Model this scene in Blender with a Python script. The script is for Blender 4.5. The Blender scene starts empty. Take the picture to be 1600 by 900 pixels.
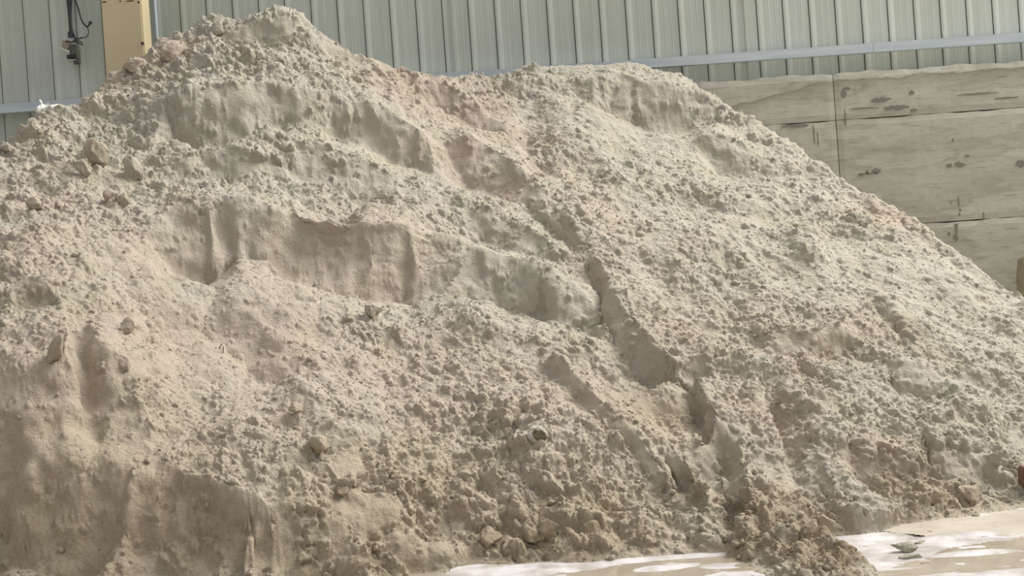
import bpy, bmesh, math, random
import numpy as np
from mathutils import Vector, Matrix
from mathutils.geometry import delaunay_2d_cdt

# ------------------------------------------------------------------ camera, daylight, exposure
S = bpy.context.scene
COL = S.collection
F = 2000.0            # focal length in pixels of the 1600 x 900 photograph
CAMH = 1.40           # eye height
ROLL = 0.070          # the camera was held slightly tilted
CR, SR = math.cos(ROLL), math.sin(ROLL)
cam_d = bpy.data.cameras.new('camera')
cam = bpy.data.objects.new('camera', cam_d)
COL.objects.link(cam)
cam_d.sensor_width = 36.0
cam_d.lens = 36.0 * F / 1600.0
cam_d.clip_end = 200
cam.matrix_world = Matrix(((CR, SR, 0, 0), (0, 0, -1, 0), (-SR, CR, 0, CAMH), (0, 0, 0, 1)))
S.camera = cam

W = bpy.data.worlds.new('world')
S.world = W
W.use_nodes = True
wb = W.node_tree.nodes['Background']
wb.inputs['Color'].default_value = (0.97, 0.97, 1.0, 1)
wb.inputs['Strength'].default_value = 1.0
# daylight from assumed, unseen skylights above, less of it from the sides
_t = W.node_tree
_g = _t.nodes.new('ShaderNodeTexCoord'); _s = _t.nodes.new('ShaderNodeSeparateXYZ'); _r = _t.nodes.new('ShaderNodeValToRGB')
_t.links.new(_g.outputs['Generated'], _s.inputs[0]); _t.links.new(_s.outputs[2], _r.inputs['Fac']); _t.links.new(_r.outputs['Color'], wb.inputs['Color'])
_r.color_ramp.elements[0].position = 0.0; _r.color_ramp.elements[0].color = (.325, .325, .335, 1)
_r.color_ramp.elements[1].position = 0.9; _r.color_ramp.elements[1].color = (.62, .62, .64, 1)

sun_d = bpy.data.lights.new('daylight', 'SUN')
sun_d.energy = 2.45
sun_d.angle = math.radians(27)
sun_d.color = (1.0, 0.965, 0.925)
sun = bpy.data.objects.new('daylight', sun_d)
COL.objects.link(sun)
SUN_TO = Vector((0.62, 0.11, 0.74)).normalized()       # towards the light: up and to the right
sun.rotation_euler = SUN_TO.to_track_quat('Z', 'Y').to_euler()

added_lamp_d = bpy.data.lights.new('added_side_lamp', 'AREA')      # unseen area lamp, added so the light weakens towards the heap's left
added_lamp_d.shape = 'RECTANGLE'; added_lamp_d.size = 4.0; added_lamp_d.size_y = 4.0
added_lamp_d.energy = 960
added_lamp_d.color = (1.0, 0.97, 0.93)
added_lamp = bpy.data.objects.new('added_side_lamp', added_lamp_d)
COL.objects.link(added_lamp)
added_lamp.location = (8.3, 11.3, 9.3)
added_lamp.rotation_euler = (Vector((8.3, 11.3, 9.3)) - Vector((0.0, 8.0, 1.3))).to_track_quat('Z', 'Y').to_euler()

S.view_settings.view_transform = 'Standard'
S.view_settings.look = 'None'
S.view_settings.gamma = 1.0
S.view_settings.exposure = 0.12
S.view_settings.use_curve_mapping = False

rng = np.random.default_rng(7)
random.seed(7)


# ------------------------------------------------------------------ helpers
def lin(c):
    return tuple(((v / 255) / 12.92 if v / 255 <= 0.04045 else ((v / 255 + 0.055) / 1.055) ** 2.4) for v in c) + (1.0,)


def at(u, v, y):
    """The point of the hall at depth y that the photograph shows at (u, v)."""
    a, b = (u - 800) / F, (450 - v) / F
    return np.array((y * (a * CR + b * SR), y, CAMH + y * (-a * SR + b * CR)))


def floor_y(u, v):
    a, b = (u - 800) / F, (450 - v) / F
    return CAMH / (a * SR - b * CR)


def tag(o, label=None, cat=None, group=None, kind=None):
    if label: o['label'] = label
    if cat: o['category'] = cat
    if group: o['group'] = group
    if kind: o['kind'] = kind
    return o


def link(name, me, mat=None, parent=None):
    o = bpy.data.objects.new(name, me)
    COL.objects.link(o)
    if mat and not me.materials: me.materials.append(mat)
    if parent: o.parent = parent
    return o


def from_bm(name, bm, mat=None, parent=None, smooth=False):
    me = bpy.data.meshes.new(name)
    bmesh.ops.recalc_face_normals(bm, faces=bm.faces)
    bm.to_mesh(me); bm.free()
    if smooth:
        me.polygons.foreach_set('use_smooth', np.ones(len(me.polygons), bool))
    return link(name, me, mat, parent)


def empty(name, loc):
    o = bpy.data.objects.new(name, None)
    COL.objects.link(o)
    o.location = loc
    return o


def add_box(bm, lo, hi, bevel=0.0):
    r = bmesh.ops.create_cube(bm, size=1.0)
    vs = r['verts']
    for v in vs:
        for i in range(3):
            v.co[i] = lo[i] + (v.co[i] + 0.5) * (hi[i] - lo[i])
    if bevel:
        es = list({e for v in vs for e in v.link_edges})
        bmesh.ops.bevel(bm, geom=es, offset=bevel, segments=2, affect='EDGES')


def add_tube(bm, pts, r, n=8):
    pts = [Vector(p) for p in pts]
    rings = []
    for i, p in enumerate(pts):
        d = (pts[min(i + 1, len(pts) - 1)] - pts[max(i - 1, 0)]).normalized()
        a = d.orthogonal().normalized() if i == 0 else (rings[-1][1] - d * rings[-1][1].dot(d)).normalized()
        b = d.cross(a)
        rr = r[i] if hasattr(r, '__len__') else r
        ring = [bm.verts.new(p + a * math.cos(t) * rr + b * math.sin(t) * rr) for t in [2 * math.pi * k / n for k in range(n)]]
        rings.append((ring, a))
    for (r0, _), (r1, _) in zip(rings, rings[1:]):
        for k in range(n):
            bm.faces.new((r0[k], r0[(k + 1) % n], r1[(k + 1) % n], r1[k]))
    bm.faces.new(rings[0][0][::-1]); bm.faces.new(rings[-1][0])


def curve_pts(pts, n=6):
    """Catmull-Rom through the points."""
    P = [np.array(p, float) for p in pts]
    P = [2 * P[0] - P[1]] + P + [2 * P[-1] - P[-2]]
    out = []
    for i in range(1, len(P) - 2):
        for k in range(n):
            t = k / n
            a, b, c, d = P[i - 1], P[i], P[i + 1], P[i + 2]
            out.append(0.5 * (2 * b + (c - a) * t + (2 * a - 5 * b + 4 * c - d) * t * t + (3 * b - a - 3 * c + d) * t ** 3))
    out.append(P[-2])
    return out


# vectorised noise -------------------------------------------------------------
def hash01(ix, iy, iz, seed):
    h = (ix.astype(np.uint32) * np.uint32(374761393) + iy.astype(np.uint32) * np.uint32(668265263)
         + iz.astype(np.uint32) * np.uint32(2147483647) + np.uint32((seed * 974711 + 12345) & 0xffffffff))
    h ^= h >> np.uint32(13)
    h *= np.uint32(1274126177)
    h ^= h >> np.uint32(16)
    h *= np.uint32(2246822519)
    h ^= h >> np.uint32(13)
    return h


def vnoise(p, scale, seed=0):
    """Value noise in -1..1 of points p (n, 3), features of the size 'scale'."""
    q = p / scale
    i = np.floor(q).astype(np.int32)
    f = (q - i).astype(np.float32)
    f = f * f * f * (f * (f * 6 - 15) + 10)
    out = np.zeros(len(p), np.float32)
    for dx in (0, 1):
        wx = f[:, 0] if dx else 1 - f[:, 0]
        for dy in (0, 1):
            wy = wx * (f[:, 1] if dy else 1 - f[:, 1])
            for dz in (0, 1):
                w = wy * (f[:, 2] if dz else 1 - f[:, 2])
                out += w * (hash01(i[:, 0] + dx, i[:, 1] + dy, i[:, 2] + dz, seed) * np.float32(2 / 4294967295) - 1)
    return out


def fbm(p, scale, octaves=3, seed=0, gain=0.5):
    out = np.zeros(len(p), np.float32); a = 1.0
    for k in range(octaves):
        out += a * vnoise(p, scale, seed + 17 * k)
        scale *= 0.5; a *= gain
    return out


def lumps(p, cell, seed, rmin=0.25, rmax=0.62, density=None):
    """Rounded clods: the height over the surface of random spheres, one per cell of space, in units of metres."""
    n = len(p)
    out = np.zeros(n, np.float32)
    CH = 300000
    for s in range(0, n, CH):
        q = (p[s:s + CH] / cell).astype(np.float32)
        i = np.floor(q).astype(np.int32)
        f = q - i
        best = np.zeros(len(q), np.float32)
        dens = None if density is None else density[s:s + CH]
        for dx in (-1, 0, 1):
            for dy in (-1, 0, 1):
                for dz in (-1, 0, 1):
                    h = hash01(i[:, 0] + dx, i[:, 1] + dy, i[:, 2] + dz, seed)
                    jx = (h & np.uint32(255)).astype(np.float32) / 255
                    jy = ((h >> np.uint32(8)) & np.uint32(255)).astype(np.float32) / 255
                    jz = ((h >> np.uint32(16)) & np.uint32(255)).astype(np.float32) / 255
                    r = ((h >> np.uint32(24)) & np.uint32(255)).astype(np.float32) / 255
                    d2 = (f[:, 0] - dx - jx) ** 2 + (f[:, 1] - dy - jy) ** 2 + (f[:, 2] - dz - jz) ** 2
                    rad = rmin + (rmax - rmin) * r * r
                    if dens is not None:
                        rad = rad * np.clip((dens - ((r * 37.7) % 1.0)) * 5, 0, 1)
                    best = np.maximum(best, rad * rad - d2)
        out[s:s + CH] = np.sqrt(best) * cell
    return out


def smooth01(a, b, x):
    t = np.clip((x - a) / (b - a), 0, 1)
    return t * t * (3 - 2 * t)


def blur(a, sig):
    k = max(1, int(sig * 3))
    w = np.exp(-0.5 * (np.arange(-k, k + 1) / sig) ** 2); w = (w / w.sum()).astype(a.dtype)
    for ax in (0, 1):
        pad = [(0, 0), (0, 0)]; pad[ax] = (k, k)
        b = np.pad(a, pad, mode='edge')
        o = np.zeros_like(a)
        n = a.shape[ax]
        for j, wj in enumerate(w):
            o += wj * (b[j:j + n] if ax == 0 else b[:, j:j + n])
        a = o
    return a


# ------------------------------------------------------------------ materials
def new_mat(name):
    m = bpy.data.materials.new(name); m.use_nodes = True
    nt = m.node_tree
    return m, nt, nt.nodes['Principled BSDF']


def N(nt, t, **kw):
    n = nt.nodes.new(t)
    for k, v in kw.items():
        if k in n.inputs: n.inputs[k].default_value = v
        else: setattr(n, k, v)
    return n


def noise(nt, vec, scale, detail=4, rough=0.55, out='Fac'):
    n = N(nt, 'ShaderNodeTexNoise', Scale=scale, Detail=detail, Roughness=rough)
    if vec is not None: nt.links.new(vec, n.inputs['Vector'])
    return n.outputs[out]


def ramp(nt, fac, stops):
    n = nt.nodes.new('ShaderNodeValToRGB')
    while len(n.color_ramp.elements) < len(stops): n.color_ramp.elements.new(0.5)
    for e, (p, c) in zip(n.color_ramp.elements, stops):
        e.position = p; e.color = c if len(c) == 4 else (*c, 1)
    nt.links.new(fac, n.inputs['Fac'])
    return n.outputs['Color']


def mix(nt, fac, a, b, mode='MIX'):
    n = N(nt, 'ShaderNodeMix', data_type='RGBA', blend_type=mode)
    for sock, val in ((n.inputs['Factor'], fac), (n.inputs[6], a), (n.inputs[7], b)):
        if isinstance(val, bpy.types.NodeSocket): nt.links.new(val, sock)
        else: sock.default_value = val
    return n.outputs[2]


def mth(nt, op, a, b=None):
    n = N(nt, 'ShaderNodeMath', operation=op)
    for sock, val in zip(n.inputs, (a, b)):
        if val is None: continue
        if isinstance(val, bpy.types.NodeSocket): nt.links.new(val, sock)
        else: sock.default_value = val
    return n.outputs[0]


def pos(nt):
    return nt.nodes.new('ShaderNodeTexCoord').outputs['Object']


def bump(nt, bsdf, h, dist, strength=1.0):
    b = N(nt, 'ShaderNodeBump', Strength=strength, Distance=dist)
    nt.links.new(h, b.inputs['Height'])
    nt.links.new(b.outputs['Normal'], bsdf.inputs['Normal'])
    return b


def sand_material(name, attribute=True, tint=(202, 191, 164)):
    m, nt, b = new_mat(name)
    p = pos(nt)
    grey = lin((187, 182, 166)); pink = lin((190, 172, 156)); ochre = lin((180, 163, 136)); damp_shade = lin((154, 136, 109))
    if attribute:
        at_ = N(nt, 'ShaderNodeAttribute', attribute_name='tint')
        sep = nt.nodes.new('ShaderNodeSeparateColor')
        nt.links.new(at_.outputs['Color'], sep.inputs[0])
        warm, och, dmp_shade = sep.outputs[0], sep.outputs[1], sep.outputs[2]
        c = mix(nt, warm, grey, pink)
        c = mix(nt, och, c, ochre)
        c = mix(nt, dmp_shade, c, damp_shade)
    else:
        c = mix(nt, noise(nt, p, 6.0, 3), lin(tint), lin(tuple(int(t * .95) for t in tint)))
    c = mix(nt, ramp(nt, noise(nt, p, 3.1, 5, .6), [(.50, (0, 0, 0)), (.70, (.42, .42, .42))]), c, lin((172, 163, 130)))
    c = mix(nt, ramp(nt, noise(nt, p, 55, 4, .7), [(.35, (0, 0, 0)), (.75, (.5, .5, .5))]), c, lin((208, 202, 186)))
    nt.links.new(c, b.inputs['Base Color'])
    b.inputs['Roughness'].default_value = 0.95
    b.inputs['Specular IOR Level'].default_value = 0.15
    h = mth(nt, 'ADD', noise(nt, p, 90, 6, .7), mth(nt, 'MULTIPLY', noise(nt, p, 36, 4, .65), 1.5))
    bump(nt, b, h, 0.018, 0.7)
    return m


SAND = sand_material('pale_sand')
CLOD = {
    'grey': sand_material('grey_clod', False, (188, 183, 166)),
    'tan': sand_material('tan_clod', False, (200, 184, 158)),
    'pink': sand_material('pinkish_clod', False, (205, 187, 170)),
    'green': sand_material('greenish_clod', False, (172, 170, 150)),
    'brown': sand_material('brown_clod', False, (160, 142, 114)),
}

# ------------------------------------------------------------------ the hall: floor, sheet wall, rail, low wall
WALL_Y = 12.05


def floor_material():
    m, nt, b = new_mat('wet_concrete')
    p = pos(nt)
    n1 = noise(nt, p, 1.3, 6, .6)
    c = ramp(nt, n1, [(.3, lin((150, 138, 120))), (.7, lin((186, 176, 160)))])
    nt.links.new(c, b.inputs['Base Color'])
    r = ramp(nt, noise(nt, p, 2.2, 4), [(.35, (.12,) * 3), (.65, (.5,) * 3)])
    nt.links.new(r, b.inputs['Roughness'])
    bump(nt, b, noise(nt, p, 30, 5), 0.004)
    return m


bm = bmesh.new()
add_box(bm, (-10, -3, -0.2), (11, WALL_Y + .3, 0.0))
tag(from_bm('floor', bm, floor_material()), 'wet concrete floor with milky puddles in front of the sand heap', 'floor', kind='structure')


def sheet_material():
    m, nt, b = new_mat('painted_sheet')
    p = pos(nt)
    mp = N(nt, 'ShaderNodeMapping'); nt.links.new(p, mp.inputs['Vector']); mp.inputs['Scale'].default_value = (9, 1, .35)
    st = noise(nt, mp.outputs['Vector'], 2.0, 5, .6)
    c = ramp(nt, st, [(.3, lin((190, 197, 187))), (.7, lin((208, 213, 203)))])
    c = mix(nt, ramp(nt, noise(nt, p, .7, 4), [(.4, (0, 0, 0)), (.7, (.4,) * 3)]), c, lin((186, 187, 170)))
    nt.links.new(c, b.inputs['Base Color'])
    b.inputs['Roughness'].default_value = 0.55
    b.inputs['Specular IOR Level'].default_value = 0.3
    return m


SHEET = sheet_material()
RIB = 0.246
RIB0 = 0.285
prof = []
k0, k1 = int(-8.5 / RIB), int(9.5 / RIB)
for k in range(k0, k1):
    x = RIB0 + k * RIB
    # flat pan, narrow raised rib, two faint stiffening beads in the pan
    prof += [(x - .026, 0), (x - .0255, .035), (x - .0165, .035), (x - .016, -.006), (x + .004, -.007), (x + .040, 0),
             (x + .088, 0), (x + .094, -.0012), (x + .100, 0), (x + .150, 0), (x + .156, -.0012), (x + .162, 0)]
bm = bmesh.new()
z0, z1 = 0.0, 7.0
lo = [bm.verts.new((x, WALL_Y + y, z0)) for x, y in prof]
hi = [bm.verts.new((x, WALL_Y + y, z1)) for x, y in prof]
for i in range(len(prof) - 1):
    bm.faces.new((lo[i], lo[i + 1], hi[i + 1], hi[i]))
bk = [bm.verts.new(c) for c in ((prof[0][0], WALL_Y + .06, z0), (prof[-1][0], WALL_Y + .06, z0), (prof[-1][0], WALL_Y + .06, z1), (prof[0][0], WALL_Y + .06, z1))]
bm.faces.new(bk)
# edges of overlapping sheets
for u in (706, 1163):
    x = at(u, 0, WALL_Y)[0]
    add_box(bm, (x - .012, WALL_Y - .012, 0), (x + .012, WALL_Y + .01, z1))
tag(from_bm('wall_back', bm, SHEET), 'grey green ribbed sheet metal wall behind the heap', 'wall', kind='structure')


def steel_material():
    m, nt, b = new_mat('galvanised_rail')
    p = pos(nt)
    mp = N(nt, 'ShaderNodeMapping'); nt.links.new(p, mp.inputs['Vector']); mp.inputs['Scale'].default_value = (.6, 3, 8)
    c = ramp(nt, noise(nt, mp.outputs['Vector'], 2.4, 5), [(.3, lin((186, 200, 206))), (.7, lin((216, 224, 226)))])
    nt.links.new(c, b.inputs['Base Color'])
    b.inputs['Roughness'].default_value = 0.4
    b.inputs['Metallic'].default_value = 0.25
    return m


zr = at(1300, 79, WALL_Y - .1)[2]
bm = bmesh.new()
for x0_, x1_ in ((-8.3, 3.512), (3.518, 9.2)):          # a C channel: web to the front, two flanges back to the sheet
    add_box(bm, (x0_, WALL_Y - .125, zr - .045), (x1_, WALL_Y - .119, zr + .040))
    add_box(bm, (x0_, WALL_Y - .119, zr + .034), (x1_, WALL_Y - .044, zr + .040))
    add_box(bm, (x0_, WALL_Y - .119, zr - .045), (x1_, WALL_Y - .044, zr - .039))
tag(from_bm('trim_1', bm, steel_material()), 'horizontal blue grey steel rail running along the sheet wall', 'rail', kind='structure')


def concrete_panel_material():
    m, nt, b = new_mat('stained_panel')
    p = pos(nt)
    mp = N(nt, 'ShaderNodeMapping'); nt.links.new(p, mp.inputs['Vector']); mp.inputs['Scale'].default_value = (.55, 1, 2.4)
    v = mp.outputs['Vector']
    c = ramp(nt, noise(nt, v, 1.6, 6, .6), [(.3, lin((178, 177, 163))), (.7, lin((202, 200, 186)))])
    # dried splashes with an edge of their own
    c = mix(nt, ramp(nt, noise(nt, v, 1.1, 4, .5), [(.50, (0, 0, 0)), (.52, (.32,) * 3), (.56, (.16,) * 3), (.7, (0, 0, 0))]), c, lin((136, 130, 114)))
    mp2 = N(nt, 'ShaderNodeMapping'); nt.links.new(p, mp2.inputs['Vector']); mp2.inputs['Scale'].default_value = (1.0, 1, 9)
    sc = noise(nt, mp2.outputs['Vector'], 4.5, 6, .7)
    c = mix(nt, ramp(nt, sc, [(.54, (0, 0, 0)), (.68, (.6,) * 3)]), c, lin((124, 118, 108)))
    # a ragged band of dried splash under the lighter top left corner
    sx = nt.nodes.new('ShaderNodeSeparateXYZ'); nt.links.new(p, sx.inputs[0])
    mr = N(nt, 'ShaderNodeMapRange', interpolation_type='SMOOTHSTEP'); nt.links.new(sx.outputs[0], mr.inputs[0])
    for i_, v_ in ((1, 0.0), (2, 1.35), (3, ZT - .27), (4, ZT - .07)): mr.inputs[i_].default_value = v_
    hh = mth(nt, 'SUBTRACT', sx.outputs[2], mth(nt, 'ADD', mr.outputs[0], mth(nt, 'MULTIPLY', noise(nt, p, 4, 4), .12)))
    c = mix(nt, ramp(nt, mth(nt, 'ADD', hh, .5), [(.30, (0, 0, 0)), (.42, (.45,) * 3), (.435, (.75,) * 3), (.445, (0, 0, 0))]), c, lin((132, 128, 112)))
    nt.links.new(c, b.inputs['Base Color'])
    b.inputs['Roughness'].default_value = 0.85
    bump(nt, b, noise(nt, p, 14, 6), 0.004)
    return m


m_, nt_, b_ = new_mat('dark_pit'); b_.inputs['Base Color'].default_value = lin((134, 129, 120)); b_.inputs['Roughness'].default_value = .95
PIT = m_
LOW_Y = 11.76
zt = ZT = at(1450, 104, LOW_Y)[2]
PANEL = concrete_panel_material()
zj1 = at(1450, 178, LOW_Y)[2]
zj2 = at(1515, 344, LOW_Y)[2]
xj = at(1307, 195, LOW_Y)[0]
xl = at(1086, 130, LOW_Y)[0]
low = empty('wall_low', (xl, LOW_Y, 0))
tag(low, 'low stained concrete panel wall at the right in front of the sheet wall', 'wall', kind='structure')


def panel(x0, z0, x1, z1, seed, rough_top=False, name='concrete_panel'):
    """A cast panel with slightly crumbled edges."""
    nx, nz = max(8, int((x1 - x0) / .05)), max(4, int((z1 - z0) / .05))
    r = random.Random(seed)
    bm = bmesh.new()
    def wob(s, t): return .010 * math.sin(s * 7.3 + seed) + .007 * math.sin(s * 23.1 + seed * 2) + r.uniform(-.003, .003)
    g = [[None] * (nx + 1) for _ in range(nz + 1)]
    for j in range(nz + 1):
        for i in range(nx + 1):
            x = x0 + (x1 - x0) * i / nx; z = z0 + (z1 - z0) * j / nz
            y = LOW_Y + r.uniform(-.0015, .0015)
            if j in (0, nz): y += .008
            if i in (0, nx): y += .006
            if j == nz: z += wob(x, 1) * (.8 if rough_top else .4)
            g[j][i] = bm.verts.new((x - xl, y - LOW_Y, z))
    for j in range(nz):
        for i in range(nx):
            bm.faces.new((g[j][i], g[j][i + 1], g[j + 1][i + 1], g[j + 1][i]))
    loop = [g[0][i] for i in range(nx + 1)] + [g[j][nx] for j in range(1, nz + 1)] + [g[nz][i] for i in range(nx - 1, -1, -1)] + [g[j][0] for j in range(nz - 1, 0, -1)]
    back = [bm.verts.new((v.co.x, .20, v.co.z)) for v in loop]
    n = len(loop)
    for i in range(n):
        bm.faces.new((loop[i], loop[(i + 1) % n], back[(i + 1) % n], back[i]))
    bm.faces.new(back)
    return from_bm(name, bm, PANEL, low)


g_ = .0035
panel(xl, zj1 + g_, xj - g_, zt, 1, True)
panel(xj + g_, zj1 + g_, 9.2, zt - .005, 2, True)
panel(xl, zj2 + g_, xj - g_, zj1 - g_, 3)
panel(xj + g_, zj2 + g_, 9.2, zj1 - g_, 4)
panel(xl, 0.0, xj - g_, zj2 - g_, 5)
panel(xj + g_, 0.0, 9.2, zj2 - g_, 6)


def pit(u, v, w, h, seed):
    """A shallow knocked-out spot in the panel face: a ragged dark sunken scab."""
    r = random.Random(seed)
    c = at(u, v, LOW_Y)
    k = LOW_Y / F
    bm = bmesh.new()
    n = 22
    o = []; i_ = []
    for a in range(n):
        t = 2 * math.pi * a / n
        q = r.uniform(.55, 1.15)
        o.append(bm.verts.new((c[0] - xl + math.cos(t) * w * k * .5 * q, -.004, c[2] + math.sin(t) * h * k * .5 * q)))
        i_.append(bm.verts.new((c[0] - xl + math.cos(t) * w * k * .5 * q, .006, c[2] + math.sin(t) * h * k * .5 * q)))
    bm.faces.new(o)
    for a in range(n): bm.faces.new((o[a], o[(a + 1) % n], i_[(a + 1) % n], i_[a]))
    from_bm('chipped_spot', bm, PIT, low)


for q_ in enumerate([(1369, 267, 14, 9), (1355, 269, 6, 7), (1345, 273, 10, 4), (1358, 271, 34, 2.5), (1500, 257, 22, 8), (1483, 259, 10, 7), (1511, 243, 8, 3), (1594, 255, 20, 13),
                     (1498, 316, 2.5, 16), (1500, 328, 4, 5), (1499, 335, 3, 5), (1537, 336, 2.2, 11), (1486, 317, 3, 3), (1494, 352, 6, 6), (1494, 360, 5, 14), (1493, 371, 9, 10), (1483, 365, 6, 6),
                     (1489, 219, 2.5, 6), (1428, 172, 12, 6), (1424, 145, 10, 9), (1318, 147, 9, 12), (1322, 138, 14, 4), (1350, 169, 42, 2.2), (1570, 153, 40, 3), (1400, 168, 40, 9), (1375, 156, 34, 8), (1530, 146, 60, 2.5),
                     (1272, 210, 2.2, 30), (1278, 215, 2, 24), (1321, 184, 2.5, 28), (1245, 196, 44, 5)]):
    pit(*q_[1], q_[0])


# ------------------------------------------------------------------ the steel column and what hangs on the wall
def column_material():
    m, nt, b = new_mat('cream_paint')
    p = pos(nt)
    c = ramp(nt, noise(nt, p, 2.0, 4), [(.3, lin((212, 196, 158))), (.7, lin((224, 209, 172)))])
    nt.links.new(c, b.inputs['Base Color']); b.inputs['Roughness'].default_value = .6
    return m


CREAM = column_material()
m_, nt_, b_ = new_mat('rust'); b_.inputs['Base Color'].default_value = lin((92, 70, 48)); b_.inputs['Roughness'].default_value = .9
RUST = m_
cy = 11.46
xa, xb = at(160, 40, cy)[0], at(223, 40, cy)[0]
colm = empty('steel_column', ((xa + xb) / 2, cy + .13, 0))
tag(colm, 'cream painted steel column rising behind the left shoulder of the heap', 'column')
xo, yo = (xa + xb) / 2, cy + .13
bm = bmesh.new()
add_box(bm, (xa - xo, cy - yo, 0), (xb - xo, cy - yo + .27, 7.0), .012)
from_bm('shaft', bm, CREAM, colm)
for i, (u, v, w, h) in enumerate([(163, 3, 8, 2.6), (188, 2, 4, 2), (203, 1.5, 16, 2.2), (217, 3.5, 4, 5)]):
    c = at(u, v, cy); k = cy / F
    bm = bmesh.new()
    r = random.Random(i + 40)
    ring = [(math.cos(t) * w * k * .5 * r.uniform(.6, 1.1), math.sin(t) * h * k * .5 * r.uniform(.6, 1.1)) for t in [2 * math.pi * a / 14 for a in range(14)]]
    f = [bm.verts.new((c[0] - xo + a, cy - yo - .003, c[2] + b)) for a, b in ring]
    g = [bm.verts.new((c[0] - xo + a, cy - yo + .002, c[2] + b)) for a, b in ring]
    bm.faces.new(f)
    for a in range(14): bm.faces.new((f[a], f[(a + 1) % 14], g[(a + 1) % 14], g[a]))
    from_bm('rust_patch', bm, RUST, colm)
c = at(222, 68, cy)
bm = bmesh.new()
add_tube(bm, [(xb - xo - .012, cy - yo - .012, c[2]), (xb - xo - .012, cy - yo + .004, c[2])], .014, 6)
from_bm('bolt', bm, RUST, colm)

# thin pale tube added as the bright highlight of a rib lap beside the column
m_, nt_, b_ = new_mat('pale_highlight'); b_.inputs['Base Color'].default_value = lin((186, 200, 204)); b_.inputs['Roughness'].default_value = .4
bm = bmesh.new()
xc = at(243, 20, WALL_Y - .05)[0]
add_tube(bm, [(0, 0, .0), (0, 0, 7.0)], .016, 10)
o = from_bm('rib_highlight', bm, m_, None, True); o.location = (xc, WALL_Y - .062, 0)
tag(o, 'thin pale vertical strip added as a rib highlight on the sheet wall just right of the cream column', 'pipe')

m_, nt_, b_ = new_mat('black_rubber'); b_.inputs['Base Color'].default_value = lin((44, 48, 50)); b_.inputs['Roughness'].default_value = .55
RUBBER = m_
m_, nt_, b_ = new_mat('grey_plastic'); b_.inputs['Base Color'].default_value = lin((92, 92, 84)); b_.inputs['Roughness'].default_value = .5
GREYP = m_
m_, nt_, b_ = new_mat('white_plastic'); b_.inputs['Base Color'].default_value = lin((214, 212, 198)); b_.inputs['Roughness'].default_value = .45
WHITEP = m_
m_, nt_, b_ = new_mat('old_cream_plastic'); b_.inputs['Base Color'].default_value = lin((160, 150, 132)); b_.inputs['Roughness'].default_value = .5
CREAMP = m_
HY = WALL_Y - .09
def W2(u, v, dy=0.0): return Vector(at(u, v, HY + dy))
o0 = W2(117, 80)
sb = empty('switch_box', o0)
tag(sb, 'small dark switch box with broken cover hanging on the wall left of the column', 'switch box')
def L_(u, v, dy=0.0): return W2(u, v, dy) - o0
def quadbox(bm, cu, cv, w, h, ang, d0, d1):
    """A small box lying in the wall plane, turned by ang."""
    k = HY / F; c = L_(cu, cv)
    r = bmesh.ops.create_cube(bm, size=1.0)
    for v in r['verts']:
        x, y, z = v.co.x * w * k, v.co.y, v.co.z * h * k
        v.co = Vector((c.x + x * math.cos(ang) - z * math.sin(ang), d0 + (y + .5) * (d1 - d0), c.z + x * math.sin(ang) + z * math.cos(ang)))
    bmesh.ops.bevel(bm, geom=list({e for v in r['verts'] for e in v.link_edges}), offset=.004, segments=2, affect='EDGES')
bm = bmesh.new(); quadbox(bm, 115, 81, 11, 22, .06, -.02, .06); from_bm('housing', bm, GREYP, sb)
bm = bmesh.new(); quadbox(bm, 113, 89, 14, 6, .05, -.035, -.005); from_bm('terminal_cover', bm, RUBBER, sb)
bm = bmesh.new(); quadbox(bm, 103, 79, 17, 3.2, -.55, -.045, -.02); from_bm('broken_lid', bm, WHITEP, sb)
bm = bmesh.new(); quadbox(bm, 103, 70, 12, 12, -.3, -.015, .03); from_bm('socket_plate', bm, CREAMP, sb)
bm = bmesh.new(); quadbox(bm, 113, 94.3, 15, 1.2, .0, -.03, .03); from_bm('bottom_flange', bm, WHITEP, sb)
bm = bmesh.new(); quadbox(bm, 119, 97, 9, 5, .05, .0, .05); from_bm('mounting_foot', bm, GREYP, sb)

def cable(name, pix, r, label, cat='cable', plug=None, plug_name='plug'):
    o = empty(name, W2(*pix[0]))
    tag(o, label, cat)
    bm = bmesh.new()
    add_tube(bm, [Vector(p) - o.location for p in curve_pts([W2(*p) for p in pix], 6)], r, 8)
    from_bm('sheath', bm, RUBBER, o, True)
    if plug:
        bm = bmesh.new()
        add_tube(bm, [W2(*p) - o.location for p in plug[0]], plug[1], 8)
        from_bm(plug_name, bm, RUBBER, o)
    return o
cable('power_cable', [(104, -40), (106, -5), (108.5, 20), (110.5, 45), (110, 52)], .016, 'thick black power cable dropping straight down to the switch box', plug=([(110, 50), (110.3, 58.5)], .025), plug_name='gland')
cable('thin_cable', [(112, -40), (111.5, -5), (110.5, 20), (112, 45), (116, 56), (118, 63)], .010, 'thinner black cable pressed against the thick power cable above the switch box')
cable('loose_cable', [(110, -30), (117, -2), (122, 12), (126, 27), (130, 36), (136, 41.5), (140, 38), (141.5, 35)], .008, 'loose black cable curving off to the right with a plug end', plug=([(140.6, 37), (141.8, 33.5)], .016))
cable('thin_wire', [(136, 42), (138.5, 49), (136, 57), (129, 59), (119, 60.5)], .0045, 'thin dark wire looping from the loose cable back to the switch box', 'wire')
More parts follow.
